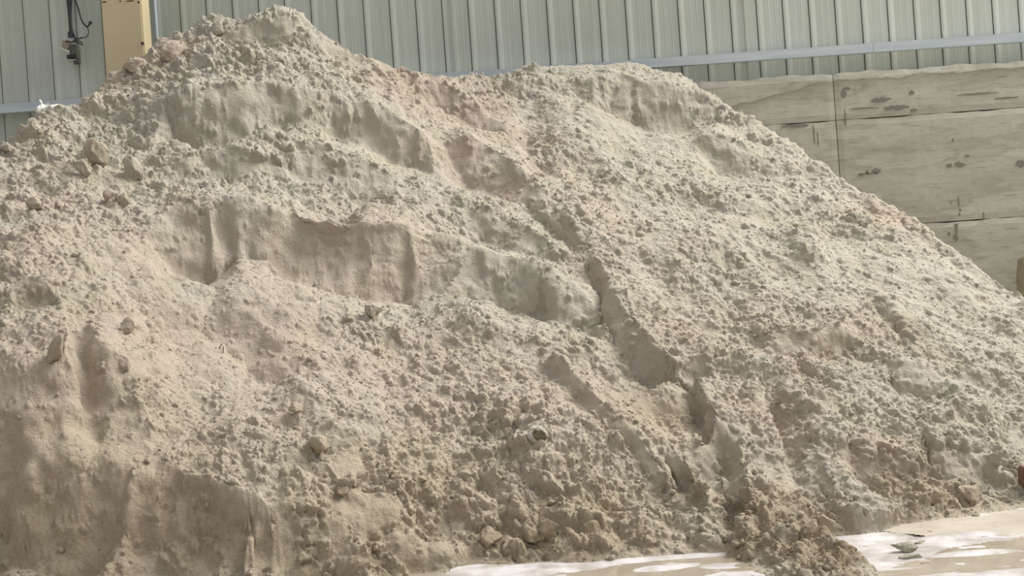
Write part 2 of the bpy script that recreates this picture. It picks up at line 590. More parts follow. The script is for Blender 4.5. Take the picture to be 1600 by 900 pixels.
for (pp, lab) in (([(118, 60), (123, 60.5), (129, 58.5)], 'short frayed dark wire pointing right, topmost above the switch box'),
                  ([(117, 63), (123, 64), (129, 67)], 'short frayed dark wire drooping right, middle one above the switch box'),
                  ([(116, 65), (123, 67.5), (130, 70.5)], 'short frayed dark wire drooping right, lowest one above the switch box'),
                  ([(118, 62), (112, 66), (105, 64), (103, 66)], 'dark wire end bent left over the cream socket plate')):
    bm = bmesh.new()
    w0 = W2(*pp[0])
    add_tube(bm, [Vector(p) - w0 for p in curve_pts([W2(*p, -.03) for p in pp], 5)], .006, 6)
    o = from_bm('stray_wire', bm, RUBBER, None, True); o.location = w0
    tag(o, lab, 'wire', 'frayed wires at the switch box')

# ------------------------------------------------------------------ the sand heap: its shape
CREST = [(0, 228, 9.3), (30, 215, 9.45), (50, 200, 9.6), (64, 178, 9.75), (85, 165, 9.9), (105, 163, 10.0), (125, 153, 10.12), (145, 145, 10.25), (160, 126, 10.38), (185, 107, 10.45),
         (205, 95, 10.5), (222, 95, 10.5), (235, 82, 10.58), (250, 67, 10.65), (262, 56, 10.7), (290, 51, 10.73), (310, 41, 10.76), (325, 28, 10.8), (345, 22, 10.8), (365, 24, 10.8),
         (390, 20, 10.8), (415, 19, 10.8), (437, 17, 10.8), (455, 22, 10.8), (475, 31, 10.8), (490, 38, 10.8), (515, 44, 10.8), (530, 52, 10.8), (550, 66, 10.82), (570, 76, 10.85),
         (590, 82, 10.87), (610, 92, 10.88), (640, 104, 10.9), (660, 110, 10.95), (690, 119, 11.0), (712, 118, 11.05), (735, 110, 11.15), (760, 108, 11.2), (790, 106, 11.22), (840, 101, 11.28),
         (880, 97, 11.3), (930, 97, 11.3), (965, 96, 11.3), (1005, 100, 11.28), (1035, 106, 11.24), (1060, 113, 11.2), (1075, 121, 11.16), (1090, 131, 11.1), (1110, 141, 11.05), (1130, 151, 10.98),
         (1145, 163, 10.92), (1160, 173, 10.86), (1175, 186, 10.8), (1200, 202, 10.7), (1240, 236, 10.5), (1275, 257, 10.35), (1300, 264, 10.22), (1330, 280, 10.1), (1345, 292, 10.03), (1395, 322, 9.85),
         (1410, 337, 9.78), (1460, 367, 9.55), (1480, 381, 9.47), (1510, 397, 9.35), (1530, 411, 9.28), (1575, 436, 9.14), (1600, 443, 9.1)]
CREST = [(u, v + (6 if 300 < u < 560 or 750 < u < 1150 else 2), y) for u, v, y in CREST]
FOOT = [(640, 898), (740, 886), (820, 884), (900, 881), (980, 876), (1050, 870), (1110, 866), (1160, 866), (1215, 858), (1270, 846), (1350, 836), (1400, 824), (1450, 818), (1530, 808), (1600, 797), (1750, 780), (1950, 762)]
KN = [(u, v, y) for u, v, y in CREST[::3]] + [CREST[-1]]
KN += [(u, v, floor_y(u, v) - .02) for u, v in FOOT]
KN += [(0, 900, 6.42), (200, 900, 6.36), (420, 900, 6.28), (0, 560, 6.84), (110, 510, 7.06), (235, 680, 6.68), (400, 762, 6.36), (-400, 470, 9.0), (-400, 900, 6.4), (1750, 530, 8.8), (1950, 640, 8.4), (1300, 560, 8.05), (950, 500, 8.15), (500, 500, 7.9), (300, 560, 7.45)]
KN = np.array(KN)


def tps_fit(P, val, reg=1e-4):
    P = P / 500.0
    n = len(P)
    d = np.linalg.norm(P[:, None] - P[None], axis=2)
    K = np.where(d > 0, d * d * np.log(np.maximum(d, 1e-9)), 0) + np.eye(n) * reg
    Q = np.c_[np.ones(n), P]
    A = np.block([[K, Q], [Q.T, np.zeros((3, 3))]])
    return P, np.linalg.solve(A, np.r_[val, 0, 0, 0])


TP, TW = tps_fit(KN[:, :2], 1.0 / KN[:, 2], 3e-3)


def base_y(u, v):
    q = np.array((u, v)) / 500.0
    d = np.linalg.norm(TP - q, axis=1)
    k = np.where(d > 0, d * d * np.log(np.maximum(d, 1e-9)), 0)
    return 1.0 / (k @ TW[:len(TP)] + TW[-3] + TW[-2] * q[0] + TW[-1] * q[1])


# scarps of the heap: (lip, foot, steepness 0..1), both drawn the same way round
SCARPS = [
    ([(330, 34), (400, 38), (470, 46), (540, 68), (575, 84)], [(335, 62), (410, 72), (470, 74), (530, 88), (575, 104)], .8),                       # under the summit
    ([(225, 130), (262, 104), (310, 92), (370, 88), (430, 84), (490, 88), (545, 108)], [(235, 150), (270, 128), (315, 112), (375, 106), (430, 102), (490, 106), (540, 124)], .5),
    ([(250, 165), (300, 143), (360, 136), (420, 131), (470, 136), (520, 142), (560, 152), (600, 168), (645, 192), (690, 222)],
     [(238, 216), (290, 236), (345, 228), (400, 210), (440, 199), (500, 202), (570, 218), (620, 246), (655, 266), (695, 276)], 1.0),                  # long second scarp
    ([(228, 254), (330, 226), (380, 212), (430, 205), (500, 212), (560, 236), (615, 255), (645, 274)],
     [(250, 288), (330, 276), (390, 272), (430, 272), (490, 288), (545, 304), (600, 322), (640, 330)], .85),
    ([(232, 312), (320, 306), (400, 316), (470, 324), (560, 340), (640, 344), (665, 366)],
     [(245, 420), (330, 458), (420, 446), (500, 464), (560, 476), (640, 484), (690, 470)], 1.0),                                                      # broad smooth face
    ([(700, 200), (752, 216), (800, 250), (842, 290), (882, 330), (908, 372)], [(704, 284), (760, 300), (800, 322), (836, 346), (870, 376), (898, 402)], 1.0),   # long oblique scarp
    ([(690, 296), (740, 316), (800, 338), (850, 366), (892, 404)], [(684, 368), (735, 368), (790, 382), (842, 396), (885, 422)], .8),
    ([(720, 384), (770, 396), (820, 400), (865, 414), (912, 448)], [(745, 470), (790, 490), (830, 502), (880, 516), (930, 522)], .9),
    ([(500, 482), (560, 498), (640, 502), (720, 502), (790, 512), (850, 528), (930, 550)], [(505, 520), (565, 535), (645, 540), (720, 540), (790, 550), (850, 562), (930, 580)], .6),
    ([(350, 462), (400, 468), (440, 482), (480, 520), (500, 540)], [(360, 560), (400, 596), (436, 604), (475, 590), (505, 572)], .45),             # slab in the middle left
    ([(170, 470), (250, 470), (330, 480)], [(180, 500), (255, 508), (335, 520)], .5),
    ([(0, 424), (40, 420), (80, 428), (115, 434)], [(0, 482), (45, 468), (85, 470), (108, 474)], .95),                                              # tan face at the left edge
    ([(0, 506), (40, 498), (80, 502)], [(0, 548), (40, 546), (80, 548)], .4),
    ([(905, 132), (945, 114), (1000, 120), (1060, 132), (1105, 142), (1138, 162)], [(915, 166), (955, 190), (1000, 204), (1060, 199), (1100, 198), (1140, 192)], 1.0),   # high smooth scarp of the right heap
    ([(1085, 214), (1130, 204), (1170, 226), (1200, 248)], [(1095, 262), (1130, 270), (1175, 274), (1205, 278)], .85),
    ([(780, 130), (830, 124), (880, 120)], [(785, 150), (835, 146), (885, 140)], .5),
    ([(990, 300), (1080, 296), (1160, 310), (1230, 300)], [(1000, 330), (1080, 330), (1165, 342), (1235, 330)], .5),
    ([(1050, 390), (1140, 380), (1230, 396), (1330, 388)], [(1060, 422), (1150, 418), (1240, 432), (1335, 420)], .45),
    ([(1165, 512), (1230, 506), (1320, 514), (1345, 524)], [(1175, 552), (1240, 560), (1310, 564), (1345, 556)], .95),                              # slumped steps low on the right
    ([(1375, 556), (1420, 560), (1466, 578), (1482, 600)], [(1388, 616), (1430, 628), (1465, 634), (1490, 636)], .9),
    ([(1325, 688), (1360, 696), (1390, 720)], [(1332, 735), (1362, 760), (1400, 770)], .6),
    ([(1440, 690), (1500, 700), (1560, 712), (1600, 716)], [(1450, 742), (1510, 752), (1570, 756), (1600, 756)], .75),
    ([(640, 690), (720, 676), (800, 690)], [(640, 716), (720, 706), (800, 716)], .4),
    ([(240, 700), (280, 738), (340, 752), (400, 768), (430, 792)], [(236, 800), (280, 850), (340, 870), (400, 880), (436, 880)], .8),             # lip of the dark cut face low on the left
]
# single ridges (negative: standing out of the slope), grooves and gully walls (positive: cut into it)
LINES = [
    ([(560, 560), (640, 640), (700, 720)], .05), ([(820, 540), (900, 620), (980, 700), (1040, 780)], .06), ([(850, 530), (930, 610), (1010, 690), (1062, 750)], -.06),
    ([(700, 550), (780, 630), (860, 710), (930, 800)], -.05), ([(420, 650), (500, 700), (560, 770)], -.06), ([(1160, 575), (1200, 640), (1228, 700)], -.07),
    ([(960, 235), (1050, 280)], -.04), ([(1100, 350), (1160, 372)], .04), ([(1240, 440), (1290, 500)], -.05), ([(1360, 440), (1450, 560), (1540, 670)], -.05), ([(1330, 450), (1420, 545)], .05),
    ([(870, 285), (960, 385), (1050, 485), (1130, 585)], -.07), ([(910, 290), (1000, 385)], .06), ([(1010, 410), (1090, 500), (1150, 560)], .05),
    ([(575, 84), (615, 110), (680, 126), (720, 148), (752, 166), (780, 192), (798, 212), (848, 236)], -.08), ([(588, 112), (640, 145), (680, 165), (720, 188), (770, 206), (792, 226), (842, 250)], .16),
    ([(112, 490), (121, 520), (124, 560), (127, 610), (143, 670), (160, 720)], .10),
    ([(80, 496), (102, 500), (106, 520), (109, 560), (112, 600)], -.08),
    ([(134, 488), (150, 530), (185, 560), (215, 610), (232, 660), (240, 690)], -.08),
    ([(60, 700), (40, 760), (20, 830)], -.05), ([(205, 740), (200, 800), (190, 860)], -.05),
    ([(905, 405), (922, 440), (936, 478), (950, 522), (975, 558), (1005, 584), (1052, 614), (1092, 658), (1110, 690)], .17),
    ([(925, 395), (955, 440), (985, 485), (1010, 520), (1050, 560), (1085, 600), (1112, 640), (1135, 680)], -.14),
    ([(1020, 700), (1050, 745), (1080, 780), (1100, 800)], .12), ([(1045, 690), (1075, 730), (1105, 770), (1118, 795)], -.08),
    ([(1122, 690), (1130, 730), (1138, 780), (1150, 825), (1160, 858)], .20),
    ([(1150, 690), (1162, 740), (1178, 790), (1200, 830)], -.10), ([(1100, 740), (1118, 800), (1128, 838)], -.06),
    ([(1220, 600), (1260, 660), (1300, 710), (1335, 765), (1370, 800)], -.10), ([(1195, 620), (1220, 690), (1245, 745), (1262, 800), (1270, 835)], .09),
]
PTS = []
FPIX = []


def densify(line, step=12):
    out = []
    for (a, b) in zip(line, line[1:]):
        n = max(1, int(math.hypot(b[0] - a[0], b[1] - a[1]) / step))
        for k in range(n):
            t = k / n
            out.append(tuple(a[i] + (b[i] - a[i]) * t for i in range(len(a))))
    out.append(tuple(line[-1]))
    return out


def wander(u, v):
    n = fbm(np.array([[u / 42.0, v / 42.0, .5], [u / 42.0, v / 42.0, 50.5], [u / 60.0, v / 60.0, 90.5]]), 1.0, 3, 3)
    return u + 9 * n[0], v + 7 * n[1], n[2]


def along(line, t):
    L = [0.0]
    for a, b in zip(line, line[1:]): L.append(L[-1] + math.hypot(b[0] - a[0], b[1] - a[1]))
    return np.interp(t * L[-1], L, [p[0] for p in line]), np.interp(t * L[-1], L, [p[1] for p in line])


for lip, foot, k in SCARPS:
    m = max(6, int(sum(math.hypot(b[0] - a[0], b[1] - a[1]) for a, b in zip(lip, lip[1:])) / 12))
    for q_ in range(m + 1):
        t = q_ / m
        (u0, v0), (u1, v1) = along(lip, t), along(foot, t)
        u0, v0, w0_ = wander(u0, v0); u1, v1, w1_ = wander(u1, v1)
        y0, y1 = base_y(u0, v0), base_y(u1, v1)
        e = min(1.0, min(q_, m - q_) / 3.0 + .15)                      # a scarp fades out at its ends
        T = max(.74 * (y0 - y1), 0) * k * e * min(1.12, 1 + .25 * w0_)
        PTS.append(at(u0, v0, y0 - .46 * T)); FPIX.append((u0, v0))
        PTS.append(at(u1, v1, y1 + .54 * T)); FPIX.append((u1, v1))
for line, d in LINES:
    dl = densify(line)
    m = len(dl)
    for q_, (u, v) in enumerate(dl):
        e = min(1.0, min(q_, m - 1 - q_) / 3.0 + .15)
        u, v, w_ = wander(u, v) if abs(d) > .07 else (u, v, 0)
        PTS.append(at(u, v, base_y(u, v) + d * e * (1 + .3 * w_))); FPIX.append((u, v))
for u, v, y in densify(CREST):
    p = at(u, v, y); PTS.append(p); FPIX.append((u, v))
    for dy, dz in ((.12, .03), (.35, .20), (.8, .62), (1.4, 1.2), (2.4, 2.2)):       # the far side falls away to the wall
        PTS.append(np.array((p[0] * (1 + .02 * dy), p[1] + dy, max(p[2] - dz, -.06))))
FP = np.array(FPIX)
crest_u = np.array([c[0] for c in CREST]); crest_v = np.array([c[1] for c in CREST])
foot_u = np.array([f[0] for f in FOOT]); foot_v = np.array([f[1] for f in FOOT])
for u in range(-440, 2000, 48):
    for v in range(20, 960, 44):
        uu, vv = u + random.uniform(-14, 14), v + random.uniform(-14, 14)
        top = np.interp(uu, crest_u, crest_v) if 0 <= uu <= 1600 else (228 - uu * .6 if uu < 0 else 443 + (uu - 1600) * .58)
        bot = 950 if uu < 600 else np.interp(uu, foot_u, foot_v)
        if vv < top + 26 or vv > bot - 14: continue
        if np.min(np.hypot(FP[:, 0] - uu, FP[:, 1] - vv)) < 36: continue
        y = base_y(uu, vv)
        PTS.append(at(uu, vv, y))
for u, v in densify(FOOT):
    y = floor_y(u, v)
    p = at(u, v, y)
    PTS.append(np.array((p[0], p[1], .0)))
    PTS.append(np.array((p[0], p[1] - .10, -.05)))
    PTS.append(np.array((p[0], p[1] - .5, -.06)))
for u in range(-500, 640, 60):                                       # the near foot on the left, below the picture
    y = base_y(u, 900)
    p = at(u, 900, y)
    PTS.append(np.array((p[0], p[1] - .28, max(p[2] - .22, -.03))))
    PTS.append(np.array((p[0], p[1] - .7, -.06)))
for u, v in ((-420, 480), (1750, 532), (1950, 650)):
    y = base_y(u, v); p = at(u, v, y)
    for dy, dz in ((.35, .2), (.8, .6), (1.4, 1.2), (2.4, 2.2)):
        PTS.append(np.array((p[0], p[1] + dy, max(p[2] - dz, -.06))))
for x, y in ((-7, 4), (7, 4), (0, 4), (-7, 12.5), (8, 12.5), (8, 8), (-7, 6.5)):
    PTS.append(np.array((x, y, -.06 if x > -5 or y < 6 else .5)))
PTS = np.array(PTS)
PTS = PTS[np.unique(np.round(PTS[:, :2] / .012).astype(int), axis=0, return_index=True)[1]]

# fan-shaped grid, finer where the heap is near
NC, NR = 1800, 1280
YA, YB = 5.0, 11.44
tt = np.linspace(0, 1, NR)
yy = YA + (YB - YA) * (0.75 * tt + 0.25 * tt ** 2)
ss = np.linspace(-.50, .50, NC)
GX = ss[None, :] * (yy[:, None] + .6)
GY = np.repeat(yy[:, None], NC, 1)
res = delaunay_2d_cdt([Vector((p[0], p[1])) for p in PTS], [], [], 0, 1e-5)
vx = np.array([tuple(v) for v in res[0]])
vz = np.array([PTS[o[0], 2] if o else 0 for o in res[3]])
GZ = np.full((NR, NC), -.06)
for tri in res[2]:
    A, B, C = vx[tri[0]], vx[tri[1]], vx[tri[2]]
    ymin, ymax = min(A[1], B[1], C[1]), max(A[1], B[1], C[1])
    r0, r1 = np.searchsorted(yy, ymin), np.searchsorted(yy, ymax, 'right')
    if r1 <= r0: continue
    sx = [p[0] / (q + .6) for p in (A, B, C) for q in (max(ymin, YA), min(ymax, YB))]
    c0, c1 = np.searchsorted(ss, min(sx)), np.searchsorted(ss, max(sx), 'right')
    if c1 <= c0: continue
    X, Y = GX[r0:r1, c0:c1], GY[r0:r1, c0:c1]
    det = (B[1] - C[1]) * (A[0] - C[0]) + (C[0] - B[0]) * (A[1] - C[1])
    if abs(det) < 1e-12: continue
    l0 = ((B[1] - C[1]) * (X - C[0]) + (C[0] - B[0]) * (Y - C[1])) / det
    l1 = ((C[1] - A[1]) * (X - C[0]) + (A[0] - C[0]) * (Y - C[1])) / det
    l2 = 1 - l0 - l1
    ins = (l0 >= -1e-6) & (l1 >= -1e-6) & (l2 >= -1e-6)
    Z = l0 * vz[tri[0]] + l1 * vz[tri[1]] + l2 * vz[tri[2]]
    GZ[r0:r1, c0:c1][ins] = Z[ins]


# the crumbled tongue that slid out of the gully mouth onto the floor
def seg_dist(X, Y, pts):
    D = np.full(X.shape, 9.0)
    for a, b in zip(pts, pts[1:]):
        ab = b - a
        t = np.clip(((X - a[0]) * ab[0] + (Y - a[1]) * ab[1]) / (ab @ ab), 0, 1)
        D = np.minimum(D, np.hypot(X - a[0] - t * ab[0], Y - a[1] - t * ab[1]))
    return D


TONGUE = [at(u, v, floor_y(u, v))[:2] for u, v in ((1185, 848), (1222, 866), (1255, 884), (1290, 904), (1310, 950))]
TD = seg_dist(GX, GY, TONGUE)
TONG = smooth01(.30, .06, TD)
GZ = np.maximum(GZ, -.02 + .15 * TONG)
TONG = TONG.reshape(-1)


def normals(X, Y, Z):
    P = np.stack((X, Y, Z), -1)
    du = np.gradient(P, axis=1); dv = np.gradient(P, axis=0)
    n = np.cross(du, dv)
    return n / np.maximum(np.linalg.norm(n, axis=2, keepdims=True), 1e-12)


GZ = blur(GZ, 2.3)
n0 = normals(GX, GY, blur(GZ, 3.0))
slope = np.degrees(np.arccos(np.clip(n0[..., 2], -1, 1)))
P0 = np.stack((GX, GY, GZ), -1).reshape(-1, 3)
NN = blur(n0[..., 0], 4), blur(n0[..., 1], 4), blur(n0[..., 2], 4)
NN = np.stack(NN, -1).reshape(-1, 3); NN /= np.linalg.norm(NN, axis=1, keepdims=True)
sl = slope.reshape(-1)
patch = fbm(P0, .55, 3, 5)
crumb = 1 - smooth01(45, 57, sl + 8 * patch)                   # crumbly on ledges, bare on steep cut faces
crumb = np.clip(crumb * (0.62 + .5 * smooth01(-.5, .5, fbm(P0, .8, 2, 90))), 0, 1).astype(np.float32)
onfloor = smooth01(.0, .06, P0[:, 2])
# where the surface is coarse and lumpy (+) or fine and smooth (-)
ROUGH = [(420, 380, 110, -.9), (600, 410, 90, -.9), (310, 430, 80, -.7), (430, 530, 80, -.9), (340, 590, 70, -.6), (570, 610, 80, -.1), (740, 420, 70, -.6), (800, 560, 100, -.15), (650, 650, 90, -.05),
         (420, 175, 90, -.7), (300, 190, 60, -.6), (590, 210, 70, -.7), (720, 245, 60, -.7), (760, 190, 50, -.8), (1000, 165, 100, -.6), (950, 300, 110, -.15), (1200, 400, 190, -.12), (1430, 450, 140, -.35), (1100, 330, 120, .05),
         (1000, 620, 80, -.4), (1250, 700, 70, -.3), (180, 660, 60, -.35), (60, 620, 80, -.4), (60, 780, 120, -.25), (230, 810, 120, -.25), (370, 830, 80, -.2), (600, 720, 60, -.3),
         (400, 100, 160, .65), (150, 210, 120, .55), (430, 240, 120, .6), (460, 310, 110, .5), (180, 480, 60, .5), (580, 500, 70, .3), (640, 810, 220, .75), (900, 820, 170, .7), (1250, 620, 120, .35), (1235, 870, 90, 1.2),
         (1450, 720, 120, .55), (470, 760, 90, .4), (1120, 780, 60, .5), (880, 300, 70, .3), (80, 350, 90, .3), (800, 700, 90, .3), (1350, 800, 80, .5)]
rgh = np.full(len(P0), .50)
for u, v, r, a in ROUGH:
    y = base_y(u, v); c = at(u, v, y)
    rgh += a * .62 * np.exp(-((P0 - c) ** 2).sum(1) / (2 * (r * y / F * 1.0) ** 2))
rgh = np.clip(rgh + .16 * fbm(P0, .3, 3, 91), .10, 1.15).astype(np.float32)
rgh = np.maximum(rgh, TONG)
crumb = np.maximum(crumb, .65 * smooth01(-.15, .5, fbm(P0, .16, 3, 97)))
crumb = np.maximum(crumb, TONG).astype(np.float32)

disp = .056 * fbm(P0, .60, 2, 1) + .030 * fbm(P0, .24, 3, 2)
# run marks down the steep faces
streak = vnoise(P0 * np.array((1, 1, .16)), .050, 8) + .6 * vnoise(P0 * np.array((1, 1, .2)), .024, 9)
disp += .005 * streak * (1 - crumb) * smooth01(35, 50, sl)
warp = np.stack([vnoise(P0, .06, s) for s in (31, 32, 33)], -1) * .022 + np.stack([vnoise(P0, .02, s) for s in (34, 35, 36)], -1) * .007
Q = P0 + warp
# the lumps are drawn out a little along the fall of the slope
dr = np.array((.62, -.62, -.48)); dr /= np.linalg.norm(dr)
Q = Q - (.30 * (Q @ dr))[:, None] * dr
Qs = P0 + warp * .6
Qs = Qs - (.30 * (Qs @ dr))[:, None] * dr
# caked lumps upon lumps: rounded heads with sharp clefts between them
cake = np.zeros(len(P0), np.float32)
for k, (sc_, am) in enumerate(((.19, .036), (.095, .022), (.048, .009), (.024, .005))):
    cake += am * (np.abs(vnoise(Q, sc_, 40 + k)) * 1.9 - .35) * (rgh ** (1.25 - .35 * k))
big = lumps(Q, .17, 11, .08, .46, (.02 + .48 * crumb) * rgh)
mid = lumps(Q, .085, 12, .20, .68, (.08 + .95 * crumb) * rgh)
sml = lumps(Qs, .044, 13, .24, .72, .22 + .85 * crumb * np.sqrt(rgh))
fine = lumps(P0 + warp * .4, .024, 14, .22, .7, .20 + .8 * crumb * np.sqrt(rgh))
disp += (.22 + .88 * crumb) * cake
disp += .8 * big + (.25 + .75 * rgh) * .8 * mid * (1 - .4 * (big > .02)) + (.45 + .5 * rgh) * .95 * sml + (.5 + .5 * rgh) * fine - .03 * crumb * rgh
disp *= (.15 + .85 * onfloor)
P1 = P0 + NN * disp[:, None]
GRID = P1.reshape(NR, NC, 3)

# mineral tints of the sand: r = pinkish, g = ochre
TINTS = [  # (u, v, radius px, pink, ochre)
    (640, 130, 55, .9, .1), (720, 165, 55, 1, .1), (800, 205, 50, 1, .2), (860, 280, 50, .8, 0), (720, 240, 55, .9, 0), (800, 280, 40, .9, 0), (930, 330, 60, .6, 0), (960, 400, 60, .55, 0),
    (1390, 345, 40, 1, .3), (1340, 520, 60, .6, 0), (1250, 530, 60, .8, .1), (1400, 525, 30, .5, .5), (590, 390, 90, .8, 0), (470, 420, 90, .7, .1), (330, 400, 80, .6, .1),
    (250, 380, 80, .7, .1), (60, 400, 90, .7, .2), (100, 300, 90, .6, .1), (60, 560, 120, .8, .3), (250, 560, 130, .8, .2), (450, 560, 140, .9, .1), (650, 580, 130, .8, .1), (200, 750, 160, .6, .6),
    (60, 800, 140, .4, .7), (380, 830, 110, .5, .7), (560, 800, 120, .5, .7), (750, 800, 120, .4, .7), (900, 830, 120, .3, .8), (1030, 640, 60, .4, .7), (1080, 760, 50, .3, .6), (1160, 850, 50, .3, .7), (850, 620, 120, .7, .2),
    (1050, 520, 70, .5, .2), (1180, 650, 90, .6, .2), (1370, 720, 40, .9, .3), (1470, 780, 60, .4, .5), (650, 770, 120, .5, .6), (30, 215, 50, .3, .5), (180, 110, 50, .8, .1), (260, 85, 35, .8, 0), (1240, 800, 60, .5, .4), (1060, 420, 60, .4, 0),
]
DAMP_SHADE = [(1230, 870, 60, 1.0), (1275, 895, 60, 1.0), (1300, 930, 70, 1.0), (1160, 850, 50, .9), (1150, 800, 35, .6), (950, 862, 70, .55), (800, 865, 70, .6), (640, 880, 80, .6), (480, 880, 80, .5), (880, 810, 60, .4), (700, 820, 60, .4), (560, 770, 50, .3),
        (1320, 820, 50, .6), (1460, 785, 45, .6), (1580, 770, 45, .6), (1250, 780, 40, .5), (200, 850, 90, .55), (60, 860, 90, .5), (330, 830, 70, .5), (110, 740, 70, .45), (40, 650, 60, .4), (190, 640, 50, .4), (75, 455, 40, .5), (1020, 600, 40, .4), (1090, 770, 35, .4), (330, 880, 70, .4)]  # wet foot and tongue, plus shade painted brown on lower-left and gully faces
warm = np.zeros(len(P0)); och = np.zeros(len(P0)); dmp_shade = np.zeros(len(P0))
pw = P0 + np.stack([fbm(P0, .45, 3, 60 + k) for k in range(3)], -1) * .16
for u, v, r, a, b in TINTS:
    y = base_y(u, v)
    c = at(u, v, y)
    w = np.exp(-((pw - c) ** 2).sum(1) / (2 * (r * y / F * 1.05) ** 2))
    warm = np.maximum(warm, a * w); och = np.maximum(och, b * w)
for u, v, r, a in DAMP_SHADE:
    y = base_y(u, v)
    if v > 600: y = min(y, floor_y(u, v))
    c = at(u, v, y)
    dmp_shade = np.maximum(dmp_shade, a * np.exp(-((pw - c) ** 2).sum(1) / (2 * (r * y / F) ** 2)))
dmp_shade = np.maximum(dmp_shade, .85 * TONG)
dmp_shade = np.clip(dmp_shade * (1 + .5 * fbm(P0, .12, 3, 81)), 0, 1)
warm = np.clip(warm + .18 * fbm(P0, .25, 3, 70), 0, 1); och = np.clip(och + .12 * fbm(P0, .2, 3, 75), 0, 1)


def grid_mesh(name, V, nr, nc):
    me = bpy.data.meshes.new(name)
    me.vertices.add(len(V)); me.vertices.foreach_set('co', V.astype(np.float32).ravel())
    idx = np.arange(nr * nc, dtype=np.int32).reshape(nr, nc)
    q = np.stack((idx[:-1, :-1], idx[:-1, 1:], idx[1:, 1:], idx[1:, :-1]), -1).reshape(-1, 4)
    return me, q


def fill_mesh(me, q):
    me.loops.add(q.size); me.loops.foreach_set('vertex_index', q.ravel())
    me.polygons.add(len(q)); me.polygons.foreach_set('loop_start', np.arange(0, q.size, 4, dtype=np.int32))
    me.polygons.foreach_set('use_smooth', np.ones(len(q), bool))
    me.update(calc_edges=True)


me, q = grid_mesh('sand_heap', P1, NR, NC)
zq = P1[:, 2][q].max(1)
q = q[zq > -.02]
fill_mesh(me, q)
ca = me.color_attributes.new('tint', 'FLOAT_COLOR', 'POINT')
ca.data.foreach_set('color', np.c_[warm, och, dmp_shade, np.ones(len(P0))].astype(np.float32).ravel())
heap = link('sand_heap', me, SAND)
tag(heap, 'huge pale beige heap of crumbly sand with scarps and gullies piled against the wall', 'sand heap')


# ------------------------------------------------------------------ loose crumbs and single clods
def hit(u, v):
    """Where the line of sight through (u, v) meets the heap, or the floor in front of it."""
    ys = np.arange(YA + .05, YB - .02, .004)
    a, b = (u - 800) / F, (450 - v) / F
    X = ys * (a * CR + b * SR); Z = CAMH + ys * (-a * SR + b * CR)
    r = np.clip(np.searchsorted(yy, ys), 0, NR - 1)
    c = np.clip(((X / (ys + .6) + .5) * (NC - 1)).round().astype(int), 0, NC - 1)
    hz = np.maximum(GRID[r, c, 2], 0)
    k = np.argmax(Z <= hz)
    if not (Z <= hz).any(): k = len(ys) - 1
    global HIT
    HIT = r[k] * NC + c[k]
    return Vector((X[k], ys[k], hz[k])), Vector(NN[HIT])


def rock(seed, cuts=9, sub=3, rough=.05, squash=(1, 1, 1)):
    """An angular lump of unit size: a ball planed off on several sides."""
    r = np.random.default_rng(seed)
    bm = bmesh.new()
    bmesh.ops.create_icosphere(bm, subdivisions=sub, radius=1.0)
    V = np.array([v.co[:] for v in bm.verts])
    for _ in range(cuts):
        n = r.normal(size=3); n /= np.linalg.norm(n)
        d = r.uniform(.48, .80)
        t = V @ n - d
        V = V - np.outer(np.maximum(t, 0), n)
    V = V * (1 + rough * fbm(V + seed * 3.7, .9, 2, seed)[:, None] - rough * (np.abs(fbm(V + seed * 1.7, .35, 3, seed + 5)) - .2)[:, None])
    V = V * np.array(squash)
    for v, c in zip(bm.verts, V): v.co = c
    return bm


# crumbs: far too many to count
cr = rng.random(len(P0))
vis = (P1[:, 2] > .0) & (np.abs(GX.reshape(-1) / GY.reshape(-1)) < .47) & (NN[:, 1] < .05)
wgt = np.where(vis, (.03 + crumb * rgh) * (GY.reshape(-1) ** 1.2), 0)
cdf = np.cumsum(wgt); cdf /= cdf[-1]
NCR = 26000
pick = np.searchsorted(cdf, rng.random(NCR))
protos = []
for s in range(6):
    b_ = rock(100 + s, 7, 1, .12)
    b_.verts.ensure_lookup_table()
    for i_, v_ in enumerate(b_.verts): v_.index = i_
    protos.append((np.array([v.co[:] for v in b_.verts]), np.array([[v.index for v in f.verts] for f in b_.faces])))
    b_.free()
VV, TT, TI = [], [], []
off = 0
for k, i in enumerate(pick):
    pv, pf = protos[k % 6]
    size = .0050 * (1 - rng.random()) ** -.34
    size = min(size, .024)
    a = rng.normal(size=(3, 3)); qd, _ = np.linalg.qr(a)
    V = (pv * rng.uniform(.75, 1.2, 3)) @ qd * size + P1[i] + NN[i] * size * rng.uniform(-.35, .2)
    VV.append(V); TT.append(pf + off); off += len(pv)
    TI.append(np.tile((warm[i], och[i], dmp_shade[i], 1), (len(pv), 1)))
VV = np.concatenate(VV); TT = np.concatenate(TT); TI = np.concatenate(TI)
me = bpy.data.meshes.new('loose_crumbs')
me.vertices.add(len(VV)); me.vertices.foreach_set('co', VV.astype(np.float32).ravel())
me.loops.add(TT.size); me.loops.foreach_set('vertex_index', TT.astype(np.int32).ravel())
me.polygons.add(len(TT)); me.polygons.foreach_set('loop_start', np.arange(0, TT.size, 3, dtype=np.int32))
me.polygons.foreach_set('use_smooth', np.ones(len(TT), bool))
me.update(calc_edges=True)
ca = me.color_attributes.new('tint', 'FLOAT_COLOR', 'POINT')
ca.data.foreach_set('color', TI.astype(np.float32).ravel())
o = link('loose_crumbs', me, SAND, heap)
o['kind'] = 'stuff'

